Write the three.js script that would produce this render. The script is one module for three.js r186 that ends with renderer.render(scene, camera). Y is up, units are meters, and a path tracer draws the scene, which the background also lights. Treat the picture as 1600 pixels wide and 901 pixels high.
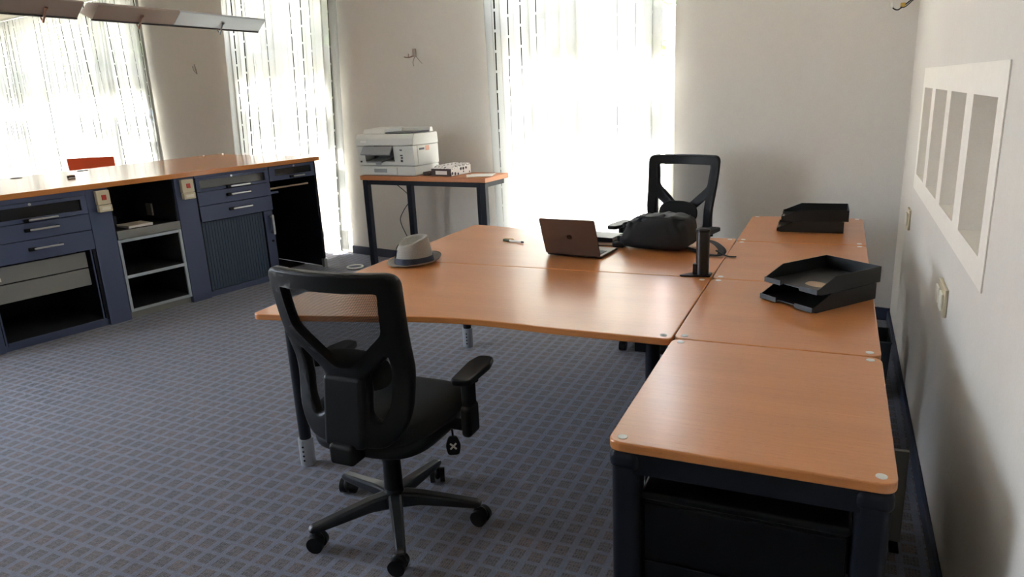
import * as THREE from 'three';
import { RoundedBoxGeometry } from 'three/addons/geometries/RoundedBoxGeometry.js';
import { mergeGeometries, mergeVertices, toCreasedNormals } from 'three/addons/utils/BufferGeometryUtils.js';
import { TessellateModifier } from 'three/addons/modifiers/TessellateModifier.js';

// ---------------------------------------------------------------- camera, sky, sun, exposure
const scene = new THREE.Scene();
const EYE = 1.5792;
const camera = new THREE.PerspectiveCamera(43.87, 1600 / 901, 0.05, 400);
camera.position.set(0, EYE, 0);
camera.rotation.set(THREE.MathUtils.degToRad(-15.311), THREE.MathUtils.degToRad(24.689), THREE.MathUtils.degToRad(-2.764), 'YXZ');
scene.add(camera);
const SKY = new THREE.Color().setRGB(0.78, 0.90, 1.06);
scene.background = SKY;
scene.backgroundIntensity = 4.2;
const sun = new THREE.DirectionalLight(new THREE.Color().setRGB(1.0, 0.975, 0.94), 48);
sun.position.set(-5, 27, -6.5 - 10.9);
sun.target.position.set(-5, 0, -6.5);
sun.castShadow = true;
sun.shadow.mapSize.set(2048, 2048);
Object.assign(sun.shadow.camera, { left: -24, right: 24, top: 24, bottom: -24, near: 1, far: 90 });
sun.shadow.radius = 11; // hazy sun
scene.add(sun, sun.target);
const renderer = new THREE.WebGLRenderer({ antialias: true });
renderer.toneMapping = THREE.LinearToneMapping;
renderer.toneMappingExposure = 4.25;
renderer.shadowMap.enabled = true;

// ---------------------------------------------------------------- helpers
let seed = 12345;
const rnd = () => { seed = (seed * 1664525 + 1013904223) >>> 0; return seed / 4294967296; };
const used = {};
function numbered(n) { const k = used[n] = (used[n] ?? -1) + 1; return k ? n + '_' + String(k).padStart(3, '0') : n; }
function tag(o, label, category, group, kind) {
  if (label) o.userData.label = label;
  if (category) o.userData.category = category;
  if (group) o.userData.group = group;
  if (kind) o.userData.kind = kind;
  return o;
}
function thing(name, label, category, p = [0, 0, 0], ry = 0, group) {
  const o = new THREE.Group(); o.name = numbered(name); o.position.set(...p); o.rotation.y = ry;
  scene.add(o); return tag(o, label, category, group);
}
function part(parent, name, geo, mat, label) {
  const m = new THREE.Mesh(Array.isArray(geo) ? merge(geo) : geo, mat);
  m.name = name; m.castShadow = m.receiveShadow = true; parent.add(m);
  if (label) m.userData.label = label;
  return m;
}
function solo(name, label, category, geo, mat, group, p) {
  const m = part(scene, numbered(name), geo, mat); if (p) m.position.set(...p);
  return tag(m, label, category, group);
}
function struct(name, geo, mat) { const m = part(scene, name, geo, mat); m.userData.kind = 'structure'; return m; }
function merge(list) {
  const g = mergeGeometries(list.map((x) => { let y = x.index ? x.toNonIndexed() : x; for (const k of Object.keys(y.attributes)) if (!['position', 'normal', 'uv'].includes(k)) y.deleteAttribute(k); return y; }));
  return g;
}
const T = (g, x = 0, y = 0, z = 0) => g.translate(x, y, z);
// boxes given by their extents; uv in metres
function uvBox(g) {
  g = g.index ? g.toNonIndexed() : g;
  const p = g.attributes.position, n = g.attributes.normal, uv = g.attributes.uv;
  for (let i = 0; i < p.count; i++) {
    const ax = Math.abs(n.getX(i)), ay = Math.abs(n.getY(i)), az = Math.abs(n.getZ(i));
    if (ay >= ax && ay >= az) uv.setXY(i, p.getX(i), p.getZ(i));
    else if (ax >= az) uv.setXY(i, p.getZ(i), p.getY(i));
    else uv.setXY(i, p.getX(i), p.getY(i));
  }
  return g;
}
const bx = (x0, x1, y0, y1, z0, z1) => uvBox(new THREE.BoxGeometry(x1 - x0, y1 - y0, z1 - z0).translate((x0 + x1) / 2, (y0 + y1) / 2, (z0 + z1) / 2));
const rb = (x0, x1, y0, y1, z0, z1, r = 0.004, s = 2) => uvBox(new RoundedBoxGeometry(x1 - x0, y1 - y0, z1 - z0, s, Math.min(r, (x1 - x0) / 2.01, (y1 - y0) / 2.01, (z1 - z0) / 2.01)).translate((x0 + x1) / 2, (y0 + y1) / 2, (z0 + z1) / 2));
const cyl = (r0, r1, y0, y1, x = 0, z = 0, n = 24) => new THREE.CylinderGeometry(r1, r0, y1 - y0, n).translate(x, (y0 + y1) / 2, z);
const V = (a) => new THREE.Vector3(...a);
function tube(pts, r, seg = 24, rs = 8, closed = false, tension = 0.5) {
  return new THREE.TubeGeometry(new THREE.CatmullRomCurve3(pts.map(V), closed, 'catmullrom', tension), seg, r, rs, closed);
}
function rod(a, b, r, n = 10) { // straight round bar
  const A = V(a), B = V(b), d = B.clone().sub(A), g = new THREE.CylinderGeometry(r, r, d.length(), n);
  g.applyQuaternion(new THREE.Quaternion().setFromUnitVectors(new THREE.Vector3(0, 1, 0), d.clone().normalize()));
  return g.translate(...A.add(B).multiplyScalar(0.5).toArray());
}
function shapeOf(pts, r = 0) { // polygon with rounded corners
  const s = new THREE.Shape(), n = pts.length;
  for (let i = 0; i < n; i++) {
    const p = new THREE.Vector2(...pts[i]), a = new THREE.Vector2(...pts[(i + n - 1) % n]), b = new THREE.Vector2(...pts[(i + 1) % n]);
    const rr = pts[i][2] ?? r, la = a.distanceTo(p), lb = b.distanceTo(p), k = Math.min(rr, la / 2.05, lb / 2.05);
    const q0 = p.clone().lerp(a, k / la), q1 = p.clone().lerp(b, k / lb);
    if (i === 0) s.moveTo(q0.x, q0.y); else s.lineTo(q0.x, q0.y);
    if (k > 1e-5) s.quadraticCurveTo(p.x, p.y, q1.x, q1.y);
  }
  s.closePath(); return s;
}
const extr = (shape, depth, bevel = 0, cs = 6) => new THREE.ExtrudeGeometry(shape, { depth: depth - 2 * bevel, bevelEnabled: bevel > 0, bevelSize: bevel, bevelThickness: bevel, bevelOffset: -bevel, bevelSegments: 2, curveSegments: cs }).translate(0, 0, bevel);
// slab lying flat: pts are (x, z), top at y1
const slab = (pts, y0, y1, r = 0, bevel = 0.003) => extr(shapeOf(pts.map(([x, z, k]) => (k === undefined ? [x, -z] : [x, -z, k])), r), y1 - y0, bevel, 8).rotateX(-Math.PI / 2).translate(0, y0, 0);
function grid(nu, nv, f) { // surface from f(u, v) -> [x, y, z]
  const g = new THREE.PlaneGeometry(1, 1, nu, nv), p = g.attributes.position, uv = g.attributes.uv;
  for (let i = 0; i < p.count; i++) { const a = f(uv.getX(i), uv.getY(i)); p.setXYZ(i, a[0], a[1], a[2]); if (a.length > 3) uv.setXY(i, a[3], a[4]); }
  g.computeVertexNormals(); return g;
}
function ball(rx, ry, rz, e = 1, n = 32, m = 20, f) { // super-ellipsoid; f may bend each point
  const pw = (c) => Math.sign(c) * Math.pow(Math.abs(c), e);
  const g = new THREE.SphereGeometry(1, n, m), p = g.attributes.position;
  for (let i = 0; i < p.count; i++) {
    const v = new THREE.Vector3().fromBufferAttribute(p, i), ph = Math.asin(THREE.MathUtils.clamp(v.y, -1, 1)), th = Math.atan2(v.z, v.x);
    let a = [rx * pw(Math.cos(ph)) * pw(Math.cos(th)), ry * pw(Math.sin(ph)), rz * pw(Math.cos(ph)) * pw(Math.sin(th))];
    if (f) a = f(...a); p.setXYZ(i, ...a);
  }
  g.computeVertexNormals(); return g;
}

// ---------------------------------------------------------------- textures
function hash(x, y, s) { let h = Math.imul(x, 374761393) + Math.imul(y, 668265263) + Math.imul(s, 2147483647 ^ 0x5bd1e995); h = Math.imul(h ^ (h >>> 13), 1274126177); return ((h ^ (h >>> 16)) >>> 0) / 4294967296; }
function vnoise(x, y, px, py, s) { // value noise that repeats after px, py cells
  const xi = Math.floor(x), yi = Math.floor(y), fx = x - xi, fy = y - yi, u = fx * fx * (3 - 2 * fx), v = fy * fy * (3 - 2 * fy);
  const m = (a, n) => ((a % n) + n) % n, h = (a, b) => hash(m(a, px), m(b, py), s);
  return (h(xi, yi) * (1 - u) + h(xi + 1, yi) * u) * (1 - v) + (h(xi, yi + 1) * (1 - u) + h(xi + 1, yi + 1) * u) * v;
}
function tex(w, h, f, rx, ry, srgb = true) { // f(i, j) -> [r, g, b] 0..255; the picture covers 1/rx x 1/ry uv units
  const d = new Uint8Array(w * h * 4);
  for (let j = 0; j < h; j++) for (let i = 0; i < w; i++) { const c = f(i, j), k = (j * w + i) * 4; d[k] = c[0]; d[k + 1] = c[1]; d[k + 2] = c[2]; d[k + 3] = 255; }
  const t = new THREE.DataTexture(d, w, h); t.wrapS = t.wrapT = THREE.RepeatWrapping; t.magFilter = THREE.LinearFilter; t.minFilter = THREE.LinearMipmapLinearFilter; t.generateMipmaps = true;
  if (srgb) t.colorSpace = THREE.SRGBColorSpace;
  t.repeat.set(rx, ry); t.needsUpdate = true; return t;
}
const clamp = (v) => Math.max(0, Math.min(255, v));
const hex = (s) => [parseInt(s.slice(1, 3), 16), parseInt(s.slice(3, 5), 16), parseInt(s.slice(5, 7), 16)];

const wallBump = tex(256, 256, (i, j) => { const n = 255 * (0.5 * vnoise(i / 2, j / 2, 128, 128, 3) + 0.3 * vnoise(i / 8, j / 8, 32, 32, 4) + 0.2 * hash(i, j, 5)); return [n, n, n]; }, 1 / 0.5, 1 / 0.5, false);
function plaster(c) {
  const b = hex(c);
  return tex(512, 512, (i, j) => { const n = (vnoise(i / 64, j / 64, 8, 8, 11) - 0.5) * 2 + (vnoise(i / 8, j / 8, 64, 64, 12) - 0.5) * 2 + (hash(i, j, 13) - 0.5) * 4; return b.map((v) => clamp(v + n)); }, 1 / 2.2, 1 / 2.2);
}
function wood(c, s) { // laminate with fine flecks along u
  const b = hex(c);
  return tex(1024, 1024, (i, j) => {
    const w = vnoise(i / 128, j / 8, 8, 128, s) * 4, g = vnoise(i / 90 + w, j / 3, 12, 342, s + 1) - 0.5, l = vnoise(i / 256, j / 64, 4, 16, s + 2) - 0.5, k = vnoise(i / 14, j / 1.5, 74, 683, s + 3);
    const d = g * 9 + l * 9 - (k > 0.86 ? 9 : 0);
    return [clamp(b[0] + d), clamp(b[1] + d * 0.85), clamp(b[2] + d * 0.65)];
  }, 1 / 1.3, 1 / 1.3);
}
const CW = 1792; // carpet: 8 x 8 woven patches, 7 cm apart
const carpetMap = tex(CW, CW, (i, j) => {
  const c = CW / 8, ci = Math.floor(i / c), cj = Math.floor(j / c), u = (i % c) / c * 70, v = (j % c) / c * 70;
  const h0 = hash(ci, cj, 21), yarn = (hash(i >> 2, j >> 2, 22) - 0.5) * 22 + (vnoise(i / 60, j / 60, CW / 60 | 0, CW / 60 | 0, 23) - 0.5) * 10;
  let r = 110, g = 114, b = 128;
  const pu = u - 11, pv = v - 8;
  if (pu > 0 && pu < 48 && pv > 0 && pv < 54) { // strokes along z, each broken in three
    const ku = Math.floor(pu / 9.6), kv = Math.floor((pv + (ku % 2) * 3) / 18), fu = pu % 9.6, fv = (pv + (ku % 2) * 3) % 18;
    const hs = hash(ci * 7 + ku, cj * 5 + kv, 24);
    if (fu > 1.6 && fu < 8.2 && fv > 2 && fv < 16.5) { r = 66 + hs * 34 + h0 * 14; g = 62 + hs * 26 + h0 * 7; b = 64 + hs * 22; }
    else { r = 100 + h0 * 8; g = 100; b = 106; }
  }
  return [clamp(r + yarn), clamp(g + yarn), clamp(b + yarn)];
}, 1 / 0.56, 1 / 0.56);
const carpetBump = tex(512, 512, (i, j) => { const n = 255 * (0.6 * hash(i >> 1, j >> 1, 31) + 0.4 * vnoise(i / 5, j / 5, 102, 102, 32)); return [n, n, n]; }, 1 / 0.28, 1 / 0.28, false);
const meshAlpha = tex(64, 64, (i, j) => { const u = (i % 16) - 7.5, v = (j % 16) - 7.5, o = Math.hypot(u, v * 0.9) < 4.5 ? 0 : 240; return [o, o, o]; }, 1 / 0.012, 1 / 0.012, false);
const CU = [768, 2048]; // voile: a cloth 1.2 m wide and 2.6 m tall with dashed woven threads
const curtainMap = tex(CU[0], CU[1], (i, j) => {
  const w = 6, k = Math.floor(i / (CU[0] / w)), f = (i % (CU[0] / w)) / (CU[0] / w) * 200, seg = Math.floor((j + k * 311) / 126), q = ((j + k * 311) % 126) / 126;
  const n = (hash(i, j >> 3, 41) - 0.5) * 5 + (hash(i >> 1, j, 42) - 0.5) * 5;
  if (f > 95 && f < 105 && q < 0.86) { const d = 22 + hash(k, seg, 43) * 22; return [d, d, d - 4]; }
  return [clamp(243 + n), clamp(244 + n), clamp(242 + n)];
}, 1 / 1.2, 1 / 2.6);
const strawMap = tex(256, 256, (i, j) => { const w = ((i >> 2) + (j >> 2)) % 2 ? 12 : -12, n = (hash(i >> 1, j >> 2, 51) - 0.5) * 46 + w; return [clamp(146 + n), clamp(141 + n), clamp(134 + n)]; }, 5, 3);
const spotMap = tex(512, 512, (i, j) => { // white with printed dark dots
  const cx = Math.floor(i / 64), cy = Math.floor(j / 64), ox = 32 + (hash(cx, cy, 61) - 0.5) * 22, oy = 32 + (hash(cx, cy, 62) - 0.5) * 22, r = 10 + hash(cx, cy, 63) * 14;
  return Math.hypot(i % 64 - ox, j % 64 - oy) < r && hash(cx, cy, 64) > 0.25 ? [48, 42, 44] : [232, 226, 222];
}, 1 / 0.3, 1 / 0.3);
const clothMap = (c, s) => { const b = hex(c); return tex(128, 128, (i, j) => { const n = ((i + j) % 4 < 2 ? 4 : -4) + (hash(i, j, s) - 0.5) * 12; return b.map((v) => clamp(v + n)); }, 1 / 0.06, 1 / 0.06); };

// ---------------------------------------------------------------- materials
const std = (o) => new THREE.MeshStandardMaterial(o);
const M = {
  wall: std({ map: plaster('#dcd6ce'), roughness: 0.93, bumpMap: wallBump, bumpScale: 0.0002 }),
  ceiling: std({ map: plaster('#ece8e0'), roughness: 0.95 }),
  carpet: new THREE.MeshPhysicalMaterial({ map: carpetMap, roughness: 0.97, bumpMap: carpetBump, bumpScale: 0.003, sheen: 1, sheenColor: new THREE.Color().setRGB(0.62, 0.68, 0.82), sheenRoughness: 0.55 }),
  niche: std({ map: plaster('#efe9df'), roughness: 0.7 }),
  skirt: std({ color: '#2b3246', roughness: 0.75 }),
  stone: std({ map: plaster('#d8d2c4'), roughness: 0.5 }),
  wood: new THREE.MeshPhysicalMaterial({ map: wood('#cb8247', 71), roughness: 0.34, clearcoat: 0.8, clearcoatRoughness: 0.24 }),
  woodEdge: std({ map: wood('#bd7440', 75), roughness: 0.45 }),
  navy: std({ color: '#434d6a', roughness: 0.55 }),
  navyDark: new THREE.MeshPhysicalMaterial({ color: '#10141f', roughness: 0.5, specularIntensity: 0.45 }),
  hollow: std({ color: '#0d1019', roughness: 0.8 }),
  label: std({ color: '#0b0d13', roughness: 0.25 }),
  tambour: std({ color: '#2b3a4e', roughness: 0.6 }),
  greyFront: std({ color: '#85847f', roughness: 0.7 }),
  greyFrame: std({ color: '#a9b2b8', roughness: 0.45, metalness: 0.2 }),
  steel: std({ color: '#b9bab8', roughness: 0.32, metalness: 0.85 }),
  chrome: std({ color: '#c9ccd0', roughness: 0.25, metalness: 0.9 }),
  sleeve: std({ color: '#a4a8ae', roughness: 0.4, metalness: 0.35 }),
  cap: std({ color: '#d8d6d0', roughness: 0.45 }),
  black: new THREE.MeshPhysicalMaterial({ color: '#0e0f12', roughness: 0.5, specularIntensity: 0.45 }),
  blackGloss: new THREE.MeshPhysicalMaterial({ color: '#0b0c10', roughness: 0.28, specularIntensity: 0.45 }),
  plastic: new THREE.MeshPhysicalMaterial({ color: '#0f1013', roughness: 0.45, specularIntensity: 0.45 }),
  seat: std({ map: clothMap('#0e0f11', 81), roughness: 0.95 }),
  mesh: std({ color: '#17181b', roughness: 0.9, alphaMap: meshAlpha, transparent: true, side: THREE.DoubleSide }),
  baseMetal: std({ color: '#3d3f42', roughness: 0.32, metalness: 0.7 }),
  tray: std({ color: '#0f1215', roughness: 0.38 }),
  pack: std({ map: clothMap('#23262c', 82), roughness: 0.62 }),
  packDark: std({ map: clothMap('#0e1014', 83), roughness: 0.8 }),
  strap: std({ color: '#14161b', roughness: 0.8 }),
  hat: std({ map: strawMap, roughness: 0.9 }),
  hatBand: std({ color: '#262a3a', roughness: 0.7 }),
  laptop: std({ color: '#6b625c', roughness: 0.38, metalness: 0.8 }),
  keys: std({ color: '#2c2d30', roughness: 0.6 }),
  emblem: std({ color: '#2a2422', roughness: 0.3, metalness: 0.6 }),
  screen: std({ color: '#050506', roughness: 0.15 }),
  paper: std({ color: '#e9e5de', roughness: 0.85 }),
  tan: std({ color: '#b49a80', roughness: 0.8 }),
  printer: std({ color: '#d3d1c9', roughness: 0.5 }),
  printerGrey: std({ color: '#8f9090', roughness: 0.5 }),
  printerDark: std({ color: '#3a3b3d', roughness: 0.4 }),
  spot: std({ map: spotMap, roughness: 0.6 }),
  brown: std({ color: '#3a2622', roughness: 0.6 }),
  sticker: std({ color: '#d9a48c', roughness: 0.7 }),
  orange: new THREE.MeshPhysicalMaterial({ color: '#ff7d4c', roughness: 0.8, transmission: 0.3, thickness: 0, side: THREE.DoubleSide }),
  cream: std({ color: '#cfc2a4', roughness: 0.5 }),
  creamWhite: std({ color: '#e4dccb', roughness: 0.5 }),
  red: std({ color: '#c63a2a', roughness: 0.4 }),
  lampBrown: std({ color: '#a2948a', roughness: 0.45, metalness: 0.25 }),
  lampGrey: std({ color: '#c4ccd2', roughness: 0.35, metalness: 0.35 }),
  lampLip: std({ color: '#2e2224', roughness: 0.5 }),
  copper: std({ color: '#8d6a5c', roughness: 0.4, metalness: 0.6 }),
  frame: std({ color: '#e6e6e1', roughness: 0.45 }),
  glass: new THREE.MeshPhysicalMaterial({ color: '#ffffff', transmission: 1, thickness: 0, roughness: 0, ior: 1.5, side: THREE.DoubleSide }),
  curtain: new THREE.MeshPhysicalMaterial({ color: '#b4b4b1', map: curtainMap, transmission: 0.36, thickness: 0, roughness: 0.86, ior: 1.1, side: THREE.DoubleSide }),
  yellow: std({ color: '#c9a24a', roughness: 0.6 }),
  green: std({ color: '#4a5a34', roughness: 0.6 }),
  paving: std({ map: plaster('#9c9a92'), roughness: 0.9 }),
  facade: std({ map: plaster('#a89f8c'), roughness: 0.9 }),
  roof: std({ color: '#8a5442', roughness: 0.85 }),
  bark: std({ color: '#5b4a3a', roughness: 0.95 }),
  leaf: new THREE.MeshPhysicalMaterial({ color: '#5c7a34', roughness: 0.8, transmission: 0.35, thickness: 0, side: THREE.DoubleSide }),
  bin: std({ color: '#252b33', roughness: 0.85, side: THREE.DoubleSide }),
  post: std({ color: '#060608', roughness: 0.35 }),
  dark: std({ color: '#22262b', roughness: 0.3 }),
};

// ---------------------------------------------------------------- room shell
const CORNER = [0.385, 0, -5.14], WALL_TURN = Math.atan2(0.19293, -0.98121); // back wall frame: +x runs left along the wall, -z points into the room
const backAt = (s, off = 0) => [CORNER[0] - 0.98121 * s - 0.19293 * off, CORNER[2] - 0.19293 * s + 0.98121 * off];
const H = 3.2, THICK = 0.36, LEFT = 15.2, FRONT = 2.6, HEAD = 2.9;
const WINS = [[1.53, 3.08], [5.14, 6.75], [8.6, 14.1]]; // s ranges of the three openings
function placeBack(o) { o.position.set(...CORNER); o.rotation.y = WALL_TURN; return o; }
{
  const cuts = []; let s = -0.4;
  for (const [a, b] of WINS) { cuts.push(bx(s, a, 0, H, 0, THICK)); cuts.push(bx(a, b, HEAD, H, 0, THICK)); s = b; }
  cuts.push(bx(s, LEFT + 0.4, 0, H, 0, THICK));
  placeBack(struct('wall_back', cuts, M.wall));
  // skirting along the wall pieces
  let t = 0.0; const names = [];
  [...WINS, [LEFT, LEFT]].forEach(([a, b], i) => { placeBack(struct('baseboard_back_' + (i + 1), rb(t, a, 0, 0.085, -0.016, -0.001, 0.003), M.skirt)); t = b; });
}
{
  // keep only the room side of the back wall
  const a = backAt(-0.5, -0.18), b = backAt(LEFT + 0.5, -0.18);
  const sh = shapeOf([[0.75, -a[1]], [0.75, -FRONT - 0.3], [-6.05, -FRONT - 0.3], [-6.05, 2.05], [-16.6, 2.05], [b[0], -b[1]]]);
  struct('floor', uvBox(extr(sh, 0.12).rotateX(-Math.PI / 2).translate(0, -0.12, 0)), M.carpet);
  const c = backAt(-0.5, -THICK), d = backAt(LEFT + 0.5, -THICK);
  const sh2 = shapeOf([[0.75, -c[1]], [0.75, -FRONT - 0.3], [-6.05, -FRONT - 0.3], [-6.05, 2.05], [-16.6, 2.05], [d[0], -d[1]]]);
  struct('ceiling', uvBox(extr(sh2, 0.15).rotateX(-Math.PI / 2).translate(0, H, 0)), M.ceiling);
}
{ // right wall with the niche cavities left open
  const Z = [[-4.287, -3.925], [-3.807, -3.39], [-3.276, -2.878], [-2.744, -2.325]], y0 = 1.064, y1 = 1.511, X0 = 0.385, X1 = 0.7, D = 0.2;
  const g = [bx(X0, X1, 0, y0, -5.4, FRONT), bx(X0, X1, y1, H, -5.4, FRONT), bx(X0 + D, X1, y0, y1, -4.4, -2.2)];
  let z = -5.4; for (const [a, b] of Z) { g.push(bx(X0, X1, y0, y1, z, a)); z = b; } g.push(bx(X0, X1, y0, y1, z, FRONT));
  struct('wall_right', g, M.wall);
  struct('baseboard_right', rb(0.367, 0.384, 0, 0.07, -5.12, FRONT, 0.004), M.skirt);
  const n = thing('wall_niche', 'white framed row of four tall recesses set into the right wall', 'niche', [0, 0, 0]);
  const sh = shapeOf([[2.232, 0.99], [4.37, 0.99], [4.37, 1.6], [2.232, 1.6]]);
  for (const [a, b] of Z) sh.holes.push(new THREE.Path([[-b + 0.006, y0 + 0.006], [-a - 0.006, y0 + 0.006], [-a - 0.006, y1 - 0.006], [-b + 0.006, y1 - 0.006]].map((p) => new THREE.Vector2(...p))));
  part(n, 'surround', uvBox(extr(sh, 0.004, 0.0008).rotateY(Math.PI / 2).translate(0.3805, 0, 0)), M.niche);
  for (const [a, b] of Z) { // lining of each recess
    const t = 0.006;
    part(n, 'recess', [bx(X0 - 0.0005, X0 + D - 0.001, y0 + 0.001, y0 + t, a + 0.001, b - 0.001), bx(X0 - 0.0005, X0 + D - 0.001, y1 - t, y1 - 0.001, a + 0.001, b - 0.001), bx(X0 - 0.0005, X0 + D - 0.001, y0 + t, y1 - t, a + 0.001, a + t), bx(X0 - 0.0005, X0 + D - 0.001, y0 + t, y1 - t, b - t, b - 0.001), bx(X0 + D - t, X0 + D - 0.001, y0 + t, y1 - t, a + t, b - t)], M.niche);
  }
}
{ // far left and front walls close the room
  const p = backAt(LEFT, 0), g = bx(0, 0.3, 0, H, -0.4, 6.4);
  const m = struct('wall_left', g, M.wall); m.position.set(p[0], 0, p[1]); m.rotation.y = WALL_TURN + Math.PI;
  struct('wall_front', bx(-6.05, 0.7, 0, H, FRONT, FRONT + 0.3), M.wall);
  // unseen near left wall with two windows, added for side light, and its return
  const F = [[-2.0, -0.75], [-0.6, 0.15]], Y0 = 0.5, Y1 = 2.95, cuts = [], X = -5.75; let z = -2.35;
  for (const [a, b] of F) { cuts.push(bx(X - 0.3, X, 0, H, z, a), bx(X - 0.3, X, 0, Y0, a, b), bx(X - 0.3, X, Y1, H, a, b)); z = b; }
  cuts.push(bx(X - 0.3, X, 0, H, z, FRONT), bx(-16.5, X - 0.3, 0, H, -2.35, -2.05)); struct('wall_left_added', cuts, M.wall);
  F.forEach(([a, b], i) => {  // added windows out of view, there to brighten the right wall
    const o = new THREE.Group(); o.name = 'window_' + (4 + i); o.userData.kind = 'structure'; scene.add(o); const x = X - 0.15, m = (a + b) / 2;
    part(o, 'frame', [bx(x - 0.06, x, Y0, Y1, a, a + 0.05), bx(x - 0.06, x, Y0, Y1, b - 0.05, b), bx(x - 0.06, x, Y0, Y0 + 0.06, a + 0.05, b - 0.05), bx(x - 0.06, x, Y1 - 0.06, Y1, a + 0.05, b - 0.05), bx(x - 0.06, x, Y0 + 0.06, Y1 - 0.06, m - 0.035, m + 0.035)], M.frame);
    for (const [l, r] of [[a + 0.05, m - 0.035], [m + 0.035, b - 0.05]]) part(o, 'pane', new THREE.PlaneGeometry(r - l, Y1 - Y0 - 0.12).rotateY(Math.PI / 2).translate(x - 0.03, (Y0 + Y1) / 2, (l + r) / 2), M.glass);
  });
}
// windows: frame, transom, leaves, panes; stone threshold
WINS.forEach(([a, b], i) => {
  const o = placeBack(new THREE.Group()); o.name = 'window_' + (3 - i); o.userData.kind = 'structure'; scene.add(o);
  const z0 = 0.15, z1 = 0.22, TY0 = 2.0, TY1 = 2.14, n = i === 2 ? 6 : 2, w = (b - a) / n, f = 0.06;
  const fr = [bx(a + 0.002, a + f, 0.02, HEAD - 0.002, z0, z1), bx(b - f, b - 0.002, 0.02, HEAD - 0.002, z0, z1), bx(a + f, b - f, HEAD - f, HEAD - 0.002, z0, z1), bx(a + f, b - f, 0.02, 0.07, z0, z1)];
  part(o, 'frame', fr, M.frame);
  part(o, 'transom', rb(a + f, b - f, TY0, TY1, z0 - 0.01, z1, 0.006), M.frame);
  for (let k = 0; k < n; k++) {
    const l = a + k * w + (k ? 0.035 : f), r = a + (k + 1) * w - (k < n - 1 ? 0.035 : f);
    if (k) part(o, 'mullion', [rb(a + k * w - 0.035, a + k * w + 0.035, 0.07, TY0, z0, z1, 0.006), rb(a + k * w - 0.035, a + k * w + 0.035, TY1, HEAD - f, z0, z1, 0.006)], M.frame);
    const leaf = part(o, 'casement', [rb(l + 0.003, l + 0.07, 0.075, TY0 - 0.005, z0 - 0.015, z1 - 0.02, 0.006), rb(r - 0.07, r - 0.003, 0.075, TY0 - 0.005, z0 - 0.015, z1 - 0.02, 0.006), bx(l + 0.07, r - 0.07, TY0 - 0.075, TY0 - 0.005, z0 - 0.015, z1 - 0.02), bx(l + 0.07, r - 0.07, 0.075, 0.2, z0 - 0.015, z1 - 0.02)], M.frame);
    part(leaf, 'pane', new THREE.PlaneGeometry(r - l - 0.14, TY0 - 0.275).translate((l + r) / 2, (TY0 - 0.075 + 0.2) / 2, 0.19), M.glass);
    part(o, 'pane', new THREE.PlaneGeometry(r - l, HEAD - f - TY1).translate((l + r) / 2, (TY1 + HEAD - f) / 2, 0.185), M.glass);
  }
  if (i === 0) part(o, 'handle', [rb(a + 0.085, a + 0.12, 2.155, 2.185, 0.11, 0.15, 0.004), rb(a + 0.06, a + 0.125, 2.16, 2.178, 0.1, 0.115, 0.004)], M.steel);
  placeBack(struct('threshold_' + (3 - i), rb(a + 0.002, b - 0.002, -0.1, 0.012, 0.002, THICK + 0.1, 0.004), M.stone));
});
// ---------------------------------------------------------------- curtains
function curtain(label, s0, s1, t0, t1, pleats, amp, seedN, group) { // s0..s1 at the bottom, t0..t1 at the top
  const o = placeBack(thing('curtain', label, 'curtain', [0, 0, 0], 0, group)); const n = pleats * 12, hem = 0.035;
  const ph = hash(seedN, 1, 77) * 6;
  const g = grid(n, 28, (u, v) => {
    const y = hem + v * (2.96 - hem), L = s0 + (t0 - s0) * v, R = s1 + (t1 - s1) * v, a = amp * (0.55 + 0.45 * Math.sin(u * 9 + ph));
    const x = L + (R - L) * u + 0.012 * Math.sin(u * pleats * 6.28 * 2 + ph + v * 0.7);
    const z = -0.1 + a * Math.sin(u * pleats * 6.2832 + ph + 0.5 * Math.sin(v * 3 + u * 12)) + 0.012 * Math.sin(u * pleats * 6.2832 * 0.37 + v * 2.2 + ph);
    return [x, y, z, (R - L) * u * 1.45 + seedN * 0.37, y];
  });
  part(o, 'cloth', g, M.curtain);
  part(o, 'rail', rb(Math.min(s0, t0), Math.max(s1, t1), 2.965, 2.99, -0.115, -0.085, 0.005), M.frame);
  return o;
}
curtain('sheer white dashed curtain in front of the window behind the far office chair', 1.6, 3.13, 1.57, 3.15, 11, 0.019, 1, null);
curtain('sheer white dashed curtain between the counter end and the printer table', 5.12, 6.92, 4.87, 6.70, 15, 0.02, 2, null);
curtain('sheer white dashed curtain behind the counter, beside the bare wall with the small hook', 8.4, 10.66, 8.36, 10.5, 19, 0.019, 3, null);
curtain('sheer white dashed curtain behind the counter, at the left edge of the photo', 10.68, 14.2, 10.52, 14.2, 24, 0.02, 4, null);

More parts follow.
